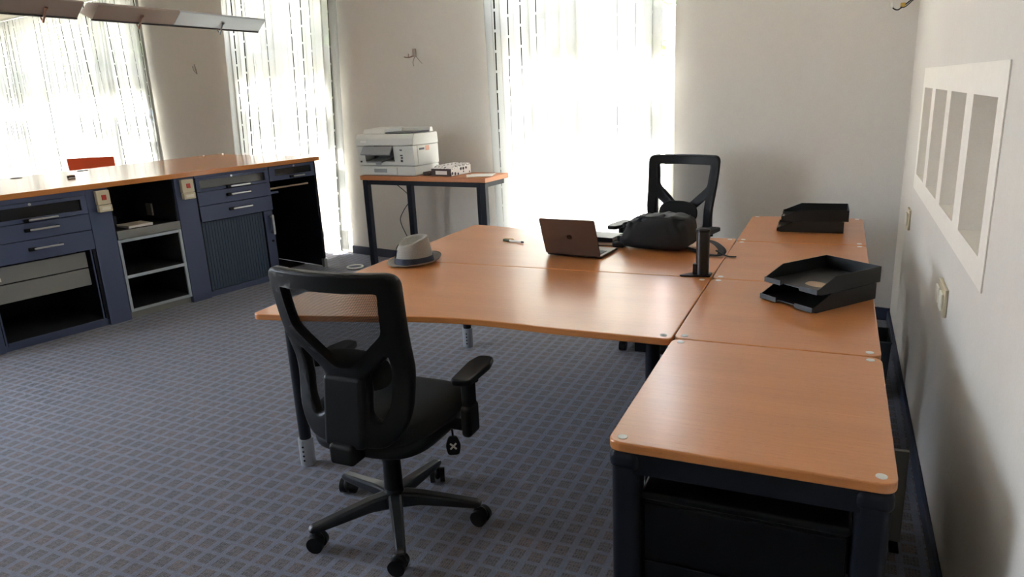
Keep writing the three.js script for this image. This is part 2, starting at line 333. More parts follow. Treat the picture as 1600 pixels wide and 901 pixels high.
// ---------------------------------------------------------------- outside
struct('ground_outside', bx(-70, 60, -0.42, -0.14, -90, 60), M.paving);
{
  const b = thing('apartment_building', 'pale rendered building across the street behind the curtains', 'building', [-8, -0.12, -34], 0.12);
  part(b, 'wall', bx(-26, 22, 0, 6.4, -8, 0), M.facade);
  for (let k = 0; k < 9; k++) for (const y of [1.0, 4.0]) { const w = part(b, 'window', [bx(-22.6 + k * 5, -21.4 + k * 5, y, y + 1.5, 0.005, 0.06)], M.frame); part(w, 'pane', bx(-22.5 + k * 5, -21.5 + k * 5, y + 0.1, y + 1.4, 0.06, 0.07), M.dark); }
  part(b, 'roof', extr(shapeOf([[-8.5, 6.4], [0.5, 6.4], [-4, 9.2]]), 49).rotateY(Math.PI / 2).translate(-26.5, 0, 0).rotateY(0), M.roof);
}
function tree(x, z, h, r, sd, label) {
  seed = 900 + sd * 77;
  const o = thing('street_tree', label, 'tree', [x, -0.12, z]);
  part(o, 'trunk', [cyl(0.2, 0.12, 0, h * 0.55, 0, 0, 10), rod([0, h * 0.4, 0], [r * 0.5, h * 0.75, 0.2], 0.07), rod([0, h * 0.42, 0], [-r * 0.45, h * 0.8, -0.3], 0.07), rod([0, h * 0.5, 0], [0.1, h * 0.9, 0.4], 0.07)], M.bark);
  const pos = [], nor = [], uv = [];
  for (let i = 0; i < 4200; i++) {
    const th = rnd() * 6.283, cz = rnd() * 2 - 1, k = Math.cbrt(0.25 + 0.75 * rnd()) * (0.75 + 0.25 * Math.sin(th * 3 + cz * 5 + sd)), s = Math.sqrt(1 - cz * cz);
    const c = [Math.cos(th) * s * r * k, h * 0.6 + cz * h * 0.37 * k, Math.sin(th) * s * r * k], w = 0.09 + rnd() * 0.09, a = rnd() * 6.28, e = rnd() * 2 - 1;
    const u = [Math.cos(a) * w, e * w * 0.6, Math.sin(a) * w], q = [-Math.sin(a) * w * 0.6, w * 0.7 * (rnd() - 0.3), Math.cos(a) * w * 0.6];
    const P = [[-1, 0], [0, -1], [1, 0], [-1, 0], [1, 0], [0, 1]].map(([m, n]) => [c[0] + u[0] * m + q[0] * n, c[1] + u[1] * m + q[1] * n, c[2] + u[2] * m + q[2] * n]);
    for (const p of P) { pos.push(...p); uv.push(0, 0); }
  }
  const g = new THREE.BufferGeometry(); g.setAttribute('position', new THREE.Float32BufferAttribute(pos, 3)); g.setAttribute('uv', new THREE.Float32BufferAttribute(uv, 2)); g.computeVertexNormals();
  part(o, 'foliage', g, M.leaf).userData.kind = 'stuff';
}
const TREES = [[-1.2, -15.5, 4.7, 2.3, 'leafy tree outside, seen through the right half of the curtain behind the laptop'], [-5.3, -16.0, 5.0, 2.4, 'leafy tree outside, seen through the left half of the curtain behind the laptop'], [-9.9, -15.0, 4.6, 2.3, 'leafy tree outside, seen through the curtain between counter end and printer'],
  [-14.6, -15.5, 5.0, 2.4, 'leafy tree outside, seen beside the bare wall left of the counter end'], [-19.4, -16.5, 4.9, 2.4, 'leafy tree outside, seen through the curtain behind the orange chair'], [-24.4, -17.0, 5.2, 2.5, 'leafy tree outside, seen through the curtain left of the orange chair'], [-29.6, -18.0, 5.2, 2.5, 'leafy tree outside, seen at the left edge of the photo']];
TREES.forEach(([x, z, h, r, l], i) => tree(x, z, h, r, i + 1, l));

// ---------------------------------------------------------------- desks
const TOP = 0.74;
function caps(o, pts) { for (const [x, z] of pts) part(o, 'corner_cap', cyl(0.0125, 0.012, TOP - 0.002, TOP + 0.0015, x, z, 20), M.cap, 'pale round corner cap'); }
function sideDesk(label, z0, z1, x0 = -0.475, x1 = 0.166) {
  const o = thing('side_desk', label, 'desk', [0, 0, 0], 0), g = 0.0018;
  part(o, 'desk_top', slab([[x0, z0 + g], [x1, z0 + g], [x1, z1 - g], [x0, z1 - g]], TOP - 0.026, TOP, 0.04, 0.004), M.wood);
  const i = 0.012, t = 0.03, y0 = 0.655, y1 = 0.713;
  part(o, 'desk_frame', [bx(x0 + 0.06, x1 - 0.06, y0, y1, z1 - i - t, z1 - i), bx(x0 + 0.06, x1 - 0.06, y0, y1, z0 + i, z0 + i + t), bx(x0 + i, x0 + i + t, y0, y1, z0 + 0.06, z1 - 0.06), bx(x1 - i - t, x1 - i, y0, y1, z0 + 0.06, z1 - 0.06)], M.navyDark);
  for (const x of [x0 + 0.043, x1 - 0.043]) for (const z of [z0 + 0.045, z1 - 0.045]) {
    const l = part(o, 'leg', [rb(x - 0.036, x + 0.036, 0.02, 0.7, z - 0.036, z + 0.036, 0.02, 4), rb(x - 0.04, x + 0.04, 0.66, 0.7135, z - 0.04, z + 0.04, 0.02, 4)], M.navyDark);
    part(l, 'foot_glide', cyl(0.022, 0.022, 0.0, 0.02, x, z), M.black);
  }
  caps(o, [[x0 + 0.033, z1 - 0.033], [x1 - 0.033, z1 - 0.033], [x0 + 0.033, z0 + 0.033], [x1 - 0.033, z0 + 0.033]]);
  return o;
}
sideDesk('wooden side desk nearest the camera, with a black pedestal under it', -2.336, -1.545);
sideDesk('wooden side desk carrying the large near pair of black letter trays', -3.168, -2.338);
sideDesk('empty wooden side desk in the row, reached by the end of the backpack strap', -3.995, -3.17);
sideDesk('farthest wooden side desk of the row, carrying the far pair of letter trays', -4.79, -3.997);
function waveDesk(label, pts, capPts, legs, holes) {
  const o = thing('wave_desk', label, 'desk');
  part(o, 'desk_top', slab(pts, TOP - 0.026, TOP, 0.0, 0.004), M.wood);
  part(o, 'desk_frame', holes.map((a) => bx(...a)), M.navyDark);
  for (const [x, z] of legs) {
    const l = part(o, 'leg', [cyl(0.026, 0.026, 0.1, 0.713, x, z), cyl(0.05, 0.05, 0.700, 0.7135, x, z)], M.navyDark);
    part(l, 'height_sleeve', cyl(0.034, 0.034, 0.0, 0.128, x, z), M.sleeve, 'pale metal sleeve of the leg');
    for (const y of [0.03, 0.052, 0.074, 0.096]) part(l, 'peg_hole', rod([x, y, z], [x + 0.008, y, z + 0.0345], 0.005, 8), M.black);
  }
  caps(o, capPts); return o;
}
waveDesk('large wooden wave desk with the straw hat on it', [[-2.19, -2.146, 0.04], [-1.99, -2.178, 0.1], [-1.63, -2.265, 0.2], [-1.42, -2.325, 0.2], [-1.2, -2.34, 0.2], [-0.9, -2.322, 0.1], [-0.479, -2.322, 0.03], [-0.479, -3.166, 0.03], [-2.19, -3.166, 0.03]],
  [[-0.512, -2.355], [-0.512, -3.13], [-2.15, -3.13]], [[-2.1, -2.27], [-0.56, -2.40], [-0.56, -3.08]], [[-2.0, -0.6, 0.66, 0.712, -2.62, -2.58], [-0.62, -0.58, 0.66, 0.712, -3.1, -2.38], [-2.12, -2.08, 0.66, 0.712, -3.12, -2.25]]);
waveDesk('large wooden wave desk with the laptop and the backpack on it', [[-2.19, -3.17, 0.03], [-0.479, -3.17, 0.03], [-0.479, -4.058, 0.03], [-1.3, -4.03, 0.2], [-1.65, -4.075, 0.2], [-1.98, -4.165, 0.1], [-2.18, -4.205, 0.04]],
  [[-0.512, -3.205], [-0.512, -4.02]], [[-2.11, -3.87], [-0.56, -3.99]], [[-2.0, -0.6, 0.66, 0.712, -3.72, -3.68], [-0.62, -0.58, 0.66, 0.712, -3.98, -3.25], [-2.12, -2.08, 0.66, 0.712, -3.86, -3.25]]);

{ // pedestal under the near desk
  const o = thing('mobile_pedestal', 'black drawer pedestal standing under the nearest side desk', 'pedestal', [-0.155, 0, -1.95]);
  part(o, 'carcass', rb(-0.235, 0.235, 0.06, 0.582, -0.36, 0.375, 0.008), M.blackGloss);
  part(o, 'top_plate', rb(-0.24, 0.24, 0.583, 0.605, -0.365, 0.385, 0.008), M.blackGloss);
  for (const [a, b] of [[0.07, 0.24], [0.244, 0.41], [0.414, 0.575]]) { const d = part(o, 'drawer', rb(-0.23, 0.23, a, b, 0.376, 0.386, 0.003), M.blackGloss); }
  for (const x of [-0.19, 0.19]) for (const z of [-0.3, 0.3]) part(o, 'caster', new THREE.CylinderGeometry(0.028, 0.028, 0.03, 20).rotateZ(Math.PI / 2).translate(x, 0.029, z), M.black);
}
{ // low dolly whose wheel peeps out under the wave desk
  const o = thing('wheeled_dolly', 'low black dolly under the wave desk, a wheel showing below the desk edge', 'dolly', [-1.05, 0, -4.06]);
  part(o, 'platform', rb(-0.13, 0.2, 0.068, 0.084, -0.25, 0.0, 0.008), M.black);
  for (const x of [-0.09, 0.16]) for (const z of [-0.22, -0.03]) part(o, 'caster', [new THREE.CylinderGeometry(0.03, 0.03, 0.04, 20).rotateZ(Math.PI / 2).translate(x, 0.03, z), cyl(0.012, 0.012, 0.03, 0.068, x, z)], M.black);
}
{
  const o = thing('floor_panel', 'grey upright board in the gap between nearest side desk and right wall', 'panel', [0.23, 0, -2.5]);
  part(o, 'board', rb(-0.058, 0.056, 0.012, 0.36, -0.008, 0.008, 0.003), M.greyFront);
  part(o, 'foot', [rb(-0.05, -0.02, 0, 0.0115, -0.06, 0.06, 0.003), rb(0.02, 0.05, 0, 0.0115, -0.06, 0.06, 0.003)], M.black);
}
{
  const o = thing('wastebasket', 'dark plastic wastebasket in the gap between side desks and right wall', 'bin', [0.248, 0, -3.9]);
  const w = (y, k) => [[-0.056 * k, -0.118 * k], [0.056 * k, -0.118 * k], [0.056 * k, 0.118 * k], [-0.056 * k, 0.118 * k]], wall = [];
  for (let e = 0; e < 4; e++) { // four leaning walls
    const a = w(0, 0.82)[e], b = w(0, 0.82)[(e + 1) % 4], c = w(1, 1)[(e + 1) % 4], d = w(1, 1)[e], P = (p, y, m) => [p[0] * m, y, p[1] * m];
    for (const m of [1, 0.955]) wall.push(grid(1, 1, (u, v) => { const A = u < 0.5 ? a : b, D = u < 0.5 ? d : c; return v < 0.5 ? P(A, 0, m) : P(D, 0.3, m); }));
  }
  part(o, 'bucket', [...wall, bx(-0.045, 0.045, 0, 0.006, -0.095, 0.095)], M.bin);
  part(o, 'rim', [rb(-0.06, 0.06, 0.294, 0.304, 0.112, 0.122, 0.003), rb(-0.06, 0.06, 0.294, 0.304, -0.122, -0.112, 0.003), rb(-0.06, -0.052, 0.294, 0.304, -0.112, 0.112, 0.003), rb(0.052, 0.06, 0.294, 0.304, -0.112, 0.112, 0.003)], M.bin);
}

// ---------------------------------------------------------------- office chairs
function backZ(x, y) { return 0.205 + 0.045 * Math.max(0, (y - 0.72) / 0.33) - 0.03 * Math.exp(-(((y - 0.68) / 0.14) ** 2)) - 0.8 * x * x; }
function bend(g, dz = 0) { const p = g.attributes.position; for (let i = 0; i < p.count; i++) p.setZ(i, p.getZ(i) + backZ(p.getX(i), p.getY(i)) + dz); g.computeVertexNormals(); return g; }
function officeChair(label) {
  const o = thing('office_chair', label, 'chair');
  // five-star base
  part(o, 'hub', [cyl(0.042, 0.036, 0.075, 0.15), cyl(0.05, 0.05, 0.085, 0.12)], M.baseMetal);
  for (let k = 0; k < 5; k++) {
    const a = k * Math.PI * 2 / 5, L = 0.325;
    const g = extr(shapeOf([[0.03, 0.07], [0.03, 0.134], [0.1, 0.131], [L, 0.097], [L + 0.014, 0.078], [L - 0.01, 0.066], [0.1, 0.08]], 0.012), 0.052, 0.01).translate(0, 0, -0.026);
    const p = g.attributes.position; for (let i = 0; i < p.count; i++) p.setZ(i, p.getZ(i) * (1.05 - p.getX(i) * 1.1)); g.computeVertexNormals();
    part(o, 'base_leg', g.rotateY(Math.PI / 2 + a), M.baseMetal);
    const c = part(o, 'caster', [cyl(0.008, 0.008, 0.04, 0.078, 0, 0, 12), ball(0.017, 0.03, 0.03, 1, 16, 10).translate(0, 0.042, 0.01)], M.plastic);
    c.position.set(-Math.sin(a) * (L - 0.006), 0, -Math.cos(a) * (L - 0.006)); c.rotation.y = a + [0.5, 2.1, -0.7, 1.2, 2.8][k];
    for (const s of [-1, 1]) part(c, 'wheel', new THREE.CylinderGeometry(0.031, 0.031, 0.019, 22).rotateZ(Math.PI / 2).translate(s * 0.021, 0.0312, 0.012), M.plastic);
  }
  part(o, 'gas_column', [cyl(0.036, 0.033, 0.15, 0.3), cyl(0.022, 0.022, 0.3, 0.385), cyl(0.0365, 0.0365, 0.268, 0.285)], M.black);
  part(o, 'mechanism', rb(-0.09, 0.09, 0.37, 0.415, -0.13, 0.17, 0.015), M.plastic);
  const lv = part(o, 'lever', tube([[0.05, 0.375, -0.04], [0.12, 0.362, -0.1], [0.172, 0.358, -0.14], [0.185, 0.345, -0.15], [0.186, 0.31, -0.152]], 0.0045), M.black);
  part(lv, 'paddle', extr(shapeOf([[-0.022, -0.04], [0.022, -0.04], [0.03, 0.0], [0.016, 0.04], [-0.016, 0.04], [-0.03, 0.0]], 0.012), 0.012, 0.003).rotateY(0.5).translate(0.184, 0.28, -0.155), M.plastic);
  part(lv, 'emblem', [0.8, -0.8].map((r) => extr(shapeOf([[-0.017, -0.0035], [0.017, -0.0035], [0.017, 0.0035], [-0.017, 0.0035]], 0.002), 0.0012).rotateZ(r)).map((g) => g.rotateY(0.5).translate(0.184 + 0.012 * 0.48, 0.278, -0.155 + 0.012 * 0.88)), M.paper);
  // seat
  part(o, 'seat', ball(0.256, 0.07, 0.265, 0.66, 56, 28, (x, y, z) => { const f = THREE.MathUtils.clamp((-z - 0.1) / 0.16, 0, 1); return [x * (1 - 0.06 * Math.max(0, z / 0.25)), y + 0.462 - 0.035 * f * f + 0.016 * (x / 0.25) ** 2, z - 0.035]; }), M.seat);
  part(o, 'seat_pan', ball(0.238, 0.045, 0.24, 0.6, 40, 14, (x, y, z) => [x, y + 0.412, z - 0.02]), M.plastic);
  // backrest frame with its openings
  const sh = shapeOf([[-0.256, 1.06, 0.05], [0.256, 1.06, 0.05], [0.25, 0.9, 0.2], [0.236, 0.7, 0.2], [0.226, 0.54, 0.1], [0.16, 0.44, 0.06], [-0.16, 0.44, 0.06], [-0.226, 0.54, 0.1], [-0.236, 0.7, 0.2], [-0.25, 0.9, 0.2]]);
  const hole = (pts, r) => sh.holes.push(new THREE.Path(shapeOf(pts, r).getPoints(5)));
  hole([[-0.205, 1.008], [0.205, 1.008], [0.19, 0.85], [0.035, 0.705], [-0.035, 0.705], [-0.19, 0.85]], 0.025);
  hole([[0.178, 0.775], [0.086, 0.69], [0.09, 0.55], [0.13, 0.53], [0.165, 0.6]], 0.02);
  hole([[-0.178, 0.775], [-0.165, 0.6], [-0.13, 0.53], [-0.09, 0.55], [-0.086, 0.69]], 0.02);
  const raw = new TessellateModifier(0.028, 7).modify(extr(sh, 0.044, 0.011, 8)); raw.deleteAttribute('normal'); raw.deleteAttribute('uv');
  const frame = toCreasedNormals(bend(mergeVertices(raw, 1e-5)), 0.9); frame.setAttribute('uv', new THREE.Float32BufferAttribute(new Float32Array(frame.attributes.position.count * 2), 2));
  part(o, 'backrest_frame', frame, M.plastic);
  part(o, 'backrest_mesh', grid(24, 24, (u, v) => { const y = 0.5 + v * 0.53, w = 0.178 + 0.06 * Math.min(1, v * 1.15), x = (u * 2 - 1) * w; return [x, y, backZ(x, y) + 0.006, x, y]; }), M.mesh);
  part(o, 'lumbar_pad', ball(0.14, 0.075, 0.022, 0.8, 28, 14, (x, y, z) => [x, y + 0.685 - 0.12 * x * x, z + backZ(x, 0.68) - 0.022]), M.seat);
  part(o, 'spine', [bend(rb(-0.082, 0.082, 0.44, 0.69, 0.03, 0.065, 0.02, 4)), rb(-0.05, 0.05, 0.385, 0.46, 0.12, 0.285, 0.015)], M.plastic);
  for (const s of [-1, 1]) {
    const a = part(o, 'armrest', [rb(s * 0.302 - 0.016, s * 0.302 + 0.016, 0.41, 0.605, -0.125, -0.055, 0.012, 3), rb(Math.min(s * 0.08, s * 0.312), Math.max(s * 0.08, s * 0.312), 0.395, 0.418, -0.12, -0.06, 0.01, 3), rb(s * 0.302 - 0.02, s * 0.302 + 0.02, 0.375, 0.5, -0.135, -0.045, 0.018, 3)], M.plastic);
    part(a, 'arm_pad', extr(shapeOf([[-0.036, -0.12], [0.036, -0.12], [0.045, 0.06], [0.03, 0.13], [-0.03, 0.13], [-0.045, 0.06]], 0.02), 0.026, 0.007, 6).rotateX(-Math.PI / 2).rotateY(s * 0.06).translate(s * 0.315, 0.604, -0.11), M.plastic);
    part(a, 'arm_button', rb(s * 0.33 - 0.012, s * 0.33 + 0.012, 0.585, 0.597, -0.1, -0.08, 0.004), M.plastic);
  }
  return o;
}
const chairA = officeChair('black mesh office chair in the open floor, seen from behind, star base in view');
chairA.position.set(-1.465, 0, -2.02);
const chairB = officeChair('black mesh office chair facing the camera behind the far wave desk and backpack');
chairB.position.set(-1.0, 0, -4.74); chairB.rotation.y = Math.PI - 0.235;
for (const c of chairB.children) if (!['hub', 'base_leg', 'caster', 'gas_column'].includes(c.name)) c.position.y += 0.055;
chairB.children.find((c) => c.name === 'gas_column').scale.y = 1.0;

// ---------------------------------------------------------------- things on the desks
{ // hat
  const o = thing('straw_hat', 'light grey woven hat with a dark band on the wave desk', 'hat', [-1.995, TOP + 0.001, -3.13], -0.45);
  const rx = 0.13, rz = 0.148;
  part(o, 'brim', grid(64, 10, (u, v) => {
    const a = u * Math.PI * 2, t = v < 0.5 ? v * 2 : (1 - v) * 2, k = 0.68 + 0.32 * t, up = 0.03 * t * t * (0.12 + 0.8 * Math.pow(Math.max(0, -Math.sin(a)), 2) + 0.35 * Math.cos(a) ** 2);
    return [Math.cos(a) * rx * k, (v < 0.5 ? 0.002 : 0.006) + up, Math.sin(a) * rz * k, u * 1, v];
  }), M.hat);
  part(o, 'crown', grid(72, 40, (u, v) => {
    const a = u * Math.PI * 2, side = Math.min(1, v / 0.6), t = Math.max(0, (v - 0.6) / 0.4), k = (1 - 0.17 * side - 0.05 * side * side) * (t < 0.25 ? 1 - 0.16 * (1 - Math.cos(t * 6.283)) : 0.84 - (t - 0.25) / 0.75 * 0.84);
    let x = Math.cos(a) * rx * 0.735 * k, z = Math.sin(a) * rz * 0.7 * k;
    const front = Math.max(0, z / 0.09), pinch = front * front * side; x *= 1 - 0.3 * pinch;
    const dent = 0.04 * Math.exp(-((x / 0.036) ** 2)) * Math.exp(-(((z + 0.004) / 0.062) ** 2)) * Math.min(1, t * 2.2);
    return [x, 0.004 + side * (0.118 - 0.03 * front + 0.016 * Math.max(0, -z / 0.09)) + 0.007 * Math.sin(Math.min(1, t * 4) * Math.PI / 2) - dent, z, u, v];
  }), M.hat);
  part(o, 'hat_band', grid(64, 4, (u, v) => { const a = u * Math.PI * 2, k = 0.748 * (1 - 0.045 * v); return [Math.cos(a) * rx * k, 0.006 + v * 0.032, Math.sin(a) * rz * k * 0.968]; }), M.hatBand);
}
{ // pen and rubber band
  const o = thing('pen', 'white barrelled pen with dark ends on the far wave desk', 'pen', [-1.68, TOP + 0.0065, -3.717], -0.28);
  const rx = (g) => g.rotateZ(Math.PI / 2);
  part(o, 'barrel', rx(cyl(0.0055, 0.0055, -0.055, 0.035)), M.paper);
  part(o, 'cap', rx(cyl(0.0062, 0.006, 0.036, 0.083)), M.green);
  part(o, 'end_plug', rx(cyl(0.004, 0.0058, -0.07, -0.055)), M.black);
  solo('rubber_band', 'thin yellowish band ring lying behind the pen', 'band', new THREE.TorusGeometry(0.033, 0.0018, 6, 40).rotateX(Math.PI / 2).scale(1, 1, 0.75), M.yellow, null, [-1.745, TOP + 0.003, -3.78]);
}
{ // laptop: keyboard half lies towards the window, the lid's back faces the camera
  const o = thing('laptop', 'open laptop, back of its lid towards the camera', 'laptop', [-1.215, TOP, -3.428], -0.11);
  part(o, 'base', rb(-0.155, 0.155, 0.003, 0.016, -0.215, -0.002, 0.005, 3), M.laptop);
  part(o, 'keyboard', rb(-0.135, 0.135, 0.0162, 0.0178, -0.12, -0.025, 0.0005), M.keys);
  part(o, 'touchpad', rb(-0.05, 0.05, 0.0162, 0.0168, -0.2, -0.13, 0.0002), M.laptop);
  part(o, 'hinge', new THREE.CylinderGeometry(0.0065, 0.0065, 0.27, 16).rotateZ(Math.PI / 2).translate(0, 0.012, 0.0015), M.emblem);
  const tilt = 0.36, up = (g) => g.rotateX(tilt).translate(0, 0.013, 0.004);
  const lid = part(o, 'lid', up(extr(shapeOf([[-0.155, 0.004], [0.155, 0.004], [0.155, 0.213], [-0.155, 0.213]], 0.012), 0.006, 0.0015)), M.laptop);
  part(lid, 'emblem', up(extr(shapeOf([[-0.012, 0.1], [0.012, 0.1], [0.013, 0.122], [-0.013, 0.122]], 0.009), 0.001).translate(0, 0, 0.006)), M.emblem);
  part(lid, 'screen', up(bx(-0.145, 0.145, 0.014, 0.203, -0.001, -0.0002)), M.screen);
}
{
  const a = thing('notebook', 'tan paged notebook, lower one of the pair beside the laptop', 'notebook', [-1.17, TOP, -3.79], 0.1);
  part(a, 'pages', rb(-0.1, 0.1, 0.004, 0.018, -0.066, 0.066, 0.001), M.tan); part(a, 'cover', [rb(-0.104, 0.104, 0.001, 0.0039, -0.07, 0.07, 0.001), rb(-0.104, 0.104, 0.0181, 0.021, -0.07, 0.07, 0.001)], M.brown);
  const b = thing('notebook', 'black notebook, upper one of the pair beside the laptop', 'notebook', [-1.18, TOP + 0.0215, -3.8], -0.14);
  part(b, 'pages', rb(-0.096, 0.096, 0.005, 0.022, -0.07, 0.07, 0.001), M.paper); part(b, 'cover', [rb(-0.1, 0.1, 0.001, 0.0049, -0.074, 0.074, 0.0015), rb(-0.1, 0.1, 0.0221, 0.026, -0.074, 0.074, 0.0015), rb(-0.1, 0.1, 0.001, 0.026, 0.0705, 0.0745, 0.001)], M.blackGloss);
}
{ // backpack lying on its back
  const o = thing('backpack', 'dark grey backpack lying flat on the wave desk beside the post', 'backpack', [-0.855, TOP, -3.765], -0.16);
  const wr = (x, y, z) => 0.006 * Math.sin(x * 41 + z * 23) * Math.cos(z * 37 - y * 30 + x * 9) + 0.004 * Math.sin(x * 90 + y * 60);
  part(o, 'body', ball(0.192, 0.084, 0.128, 0.4, 72, 40, (x, y, z) => { const t = (y + 0.084) / 0.168, k = 1 - 0.22 * Math.max(0, t - 0.35), w = wr(x, y, z); return [x * k + 0.02 * t + w * 0.4, y + 0.086 + (t > 0.5 ? w * 1.3 + 0.008 * Math.sin(x * 16 + 1) - 0.02 * Math.max(0, -x / 0.185) : 0), z * (1 - 0.2 * Math.max(0, t - 0.4)) + w * 0.5]; }), M.packDark);
  part(o, 'front_pocket', ball(0.13, 0.022, 0.085, 0.55, 48, 20, (x, y, z) => [x + 0.035, y + 0.156 + wr(x, y, z) * 0.8 + 0.004 * Math.sin(x * 18), z - 0.005]), M.pack);
  part(o, 'top_flap', ball(0.055, 0.02, 0.085, 0.6, 32, 16, (x, y, z) => [x - 0.105, y + 0.138 + x * 0.35 + wr(x * 2, y, z), z]), M.pack);
  part(o, 'zip', tube([[-0.09, 0.165, 0.075], [-0.02, 0.172, 0.083], [0.08, 0.172, 0.083], [0.15, 0.165, 0.07], [0.168, 0.16, 0.0], [0.15, 0.165, -0.08]], 0.0035, 40), M.strap);
  part(o, 'handle', tube([[-0.165, 0.1, 0.03], [-0.195, 0.112, 0.01], [-0.195, 0.112, -0.03], [-0.165, 0.1, -0.05]], 0.006, 20), M.strap);
  part(o, 'side_buckle', [rb(-0.205, -0.17, 0.03, 0.06, 0.05, 0.075, 0.006), rb(-0.22, -0.15, 0.0015, 0.03, 0.03, 0.11, 0.01)], M.plastic);
  const ribbon = (pts, w, t) => { const c = new THREE.CatmullRomCurve3(pts.map(V)); return grid(40, 4, (u, v) => { const p = c.getPoint(u), q = c.getTangent(u), s = new THREE.Vector3(0, 1, 0).cross(q).normalize(), a = v * Math.PI * 2; return [p.x + s.x * Math.cos(a) * w, p.y + Math.sin(a) * t, p.z + s.z * Math.cos(a) * w]; }); };
  part(o, 'shoulder_strap', [ribbon([[0.15, 0.02, 0.03], [0.22, 0.012, 0.06], [0.3, 0.008, 0.115], [0.37, 0.008, 0.115], [0.375, 0.02, 0.075], [0.33, 0.04, 0.02], [0.28, 0.05, -0.01], [0.2, 0.045, -0.02], [0.14, 0.04, -0.02]], 0.02, 0.005)], M.strap);
  part(o, 'strap_tail', ribbon([[0.35, 0.025, 0.09], [0.39, 0.012, 0.11], [0.42, 0.006, 0.115], [0.455, 0.006, 0.11]], 0.011, 0.003), M.strap);
}
{ // post with its foot plate
  const o = thing('desk_post', 'black column with triangular foot plate at the corner where desks meet', 'post', [-0.525, TOP, -3.215]);
  part(o, 'foot_plate', slab([[0.04, -0.035], [0.04, 0.04], [0.0, 0.045], [-0.085, 0.055], [-0.095, 0.045], [-0.03, -0.035]], 0.0005, 0.007, 0.012, 0.001), M.blackGloss);
  part(o, 'column', [cyl(0.0285, 0.029, 0.007, 0.2, 0, 0, 40), rb(-0.04, -0.02, 0.008, 0.055, 0.0, 0.024, 0.003)], M.post);
  part(o, 'cap', [cyl(0.032, 0.032, 0.2, 0.212, 0, 0, 40), cyl(0.024, 0.024, 0.212, 0.2145, 0, 0, 40)], M.blackGloss, 'glossy black end cap');
}
// letter trays
function letterTray(label, p, ry, group) {
  const o = thing('letter_tray', label, 'letter tray', p, ry, group), W = 0.127, L = 0.345, h = 0.062, t = 0.0028;
  part(o, 'floor_panel', [bx(-W, W, 0.008, 0.011, -L, -0.012), bx(-W, -0.04, 0.008, 0.011, -0.012, 0), bx(0.04, W, 0.008, 0.011, -0.012, 0)], M.tray);
  for (const s of [-1, 1]) {
    part(o, 'side_panel', extr(shapeOf([[0, 0.006], [0, 0.022], [0.012, 0.026], [0.095, h], [L, h], [L, 0.0], [0.02, 0.0]], 0.003), t).rotateY(Math.PI / 2).translate(s > 0 ? W - t : -W, 0, 0), M.tray);
    part(o, 'front_lip', rb(s > 0 ? 0.045 : -W, s > 0 ? W : -0.045, 0.004, 0.024, -0.0005, 0.0035, 0.0012), M.tray);
  }
  part(o, 'front_bead', rb(-0.045, 0.045, 0.008, 0.013, -0.014, -0.01, 0.001), M.tray);
  part(o, 'back_panel', bx(-W, W, 0.0, h, -L, -L + t), M.tray);
  return o;
}
const tr = Math.atan2(-0.63, 0.78);
letterTray('black letter tray of the near stack, lower one, on the second side desk', [-0.145, TOP + 0.001, -2.812], tr);
{
  letterTray('black letter tray of the near stack, upper one, with a pale scrap inside', [-0.145 + 0.63 * 0.02, TOP + 0.0655, -2.812 - 0.78 * 0.02], tr);
  const s = solo('paper_scrap', 'small pale paper scrap lying in the near upper letter tray', 'paper', slab([[-0.05, -0.02], [-0.01, -0.035], [0.04, -0.03], [0.055, 0.01], [0.02, 0.035], [-0.035, 0.03]], 0, 0.0012, 0.02, 0.0003), M.tan, null, [-0.04, TOP + 0.0772, -2.875]); s.rotation.y = tr;
}
letterTray('black letter tray of the far stack, lower one, on the farthest side desk', [-0.29, TOP + 0.001, -4.415], -Math.PI / 2 + 0.02);
letterTray('black letter tray of the far stack, upper one, on the farthest side desk', [-0.268, TOP + 0.0655, -4.415], -Math.PI / 2 + 0.02);

// ---------------------------------------------------------------- right wall sockets, corner cable
function socket(name, label, z0, z1, y0, y1, two) {
  const o = thing(name, label, 'socket', [0.3845, (y0 + y1) / 2, (z0 + z1) / 2], -Math.PI / 2), w = (z1 - z0) / 2, h = (y1 - y0) / 2;
  part(o, 'cover_plate', rb(-w, w, -h, h, 0, 0.011, 0.003), M.cream);
  for (const x of two ? [-w / 2, w / 2] : [0]) part(o, 'insert', rb(x - (two ? w * 0.36 : w * 0.6), x + (two ? w * 0.36 : w * 0.6), -h * 0.62, h * 0.62, 0.011, 0.02, 0.004), M.creamWhite);
}
socket('wall_socket', 'cream double wall socket on the right wall, nearer to the camera', -2.98, -2.79, 0.745, 0.845, true);
socket('wall_socket', 'small cream wall switch on the right wall, nearer the far corner', -4.5, -4.38, 0.752, 0.862, false);
{
  const o = thing('lamp_cable', 'loose wires with pale connectors sticking out high in the right corner', 'cable', [0, 0, 0]);
  part(o, 'wire', [tube([[0.384, 2.02, -5.05], [0.34, 1.995, -5.06], [0.3, 1.965, -5.07], [0.27, 1.943, -5.08], [0.245, 1.952, -5.08], [0.238, 1.966, -5.085]], 0.004, 30, 6), tube([[0.384, 2.018, -5.055], [0.35, 1.995, -5.04], [0.305, 1.955, -5.05], [0.28, 1.955, -5.06]], 0.003, 24, 6)], M.black);
  part(o, 'connector', [rb(0.225, 0.242, 1.955, 1.99, -5.095, -5.075, 0.004)], M.paper, 'white connector');
  part(o, 'connector', [rb(0.28, 0.306, 1.955, 1.98, -5.08, -5.06, 0.004)], M.yellow, 'yellowish connector');
}
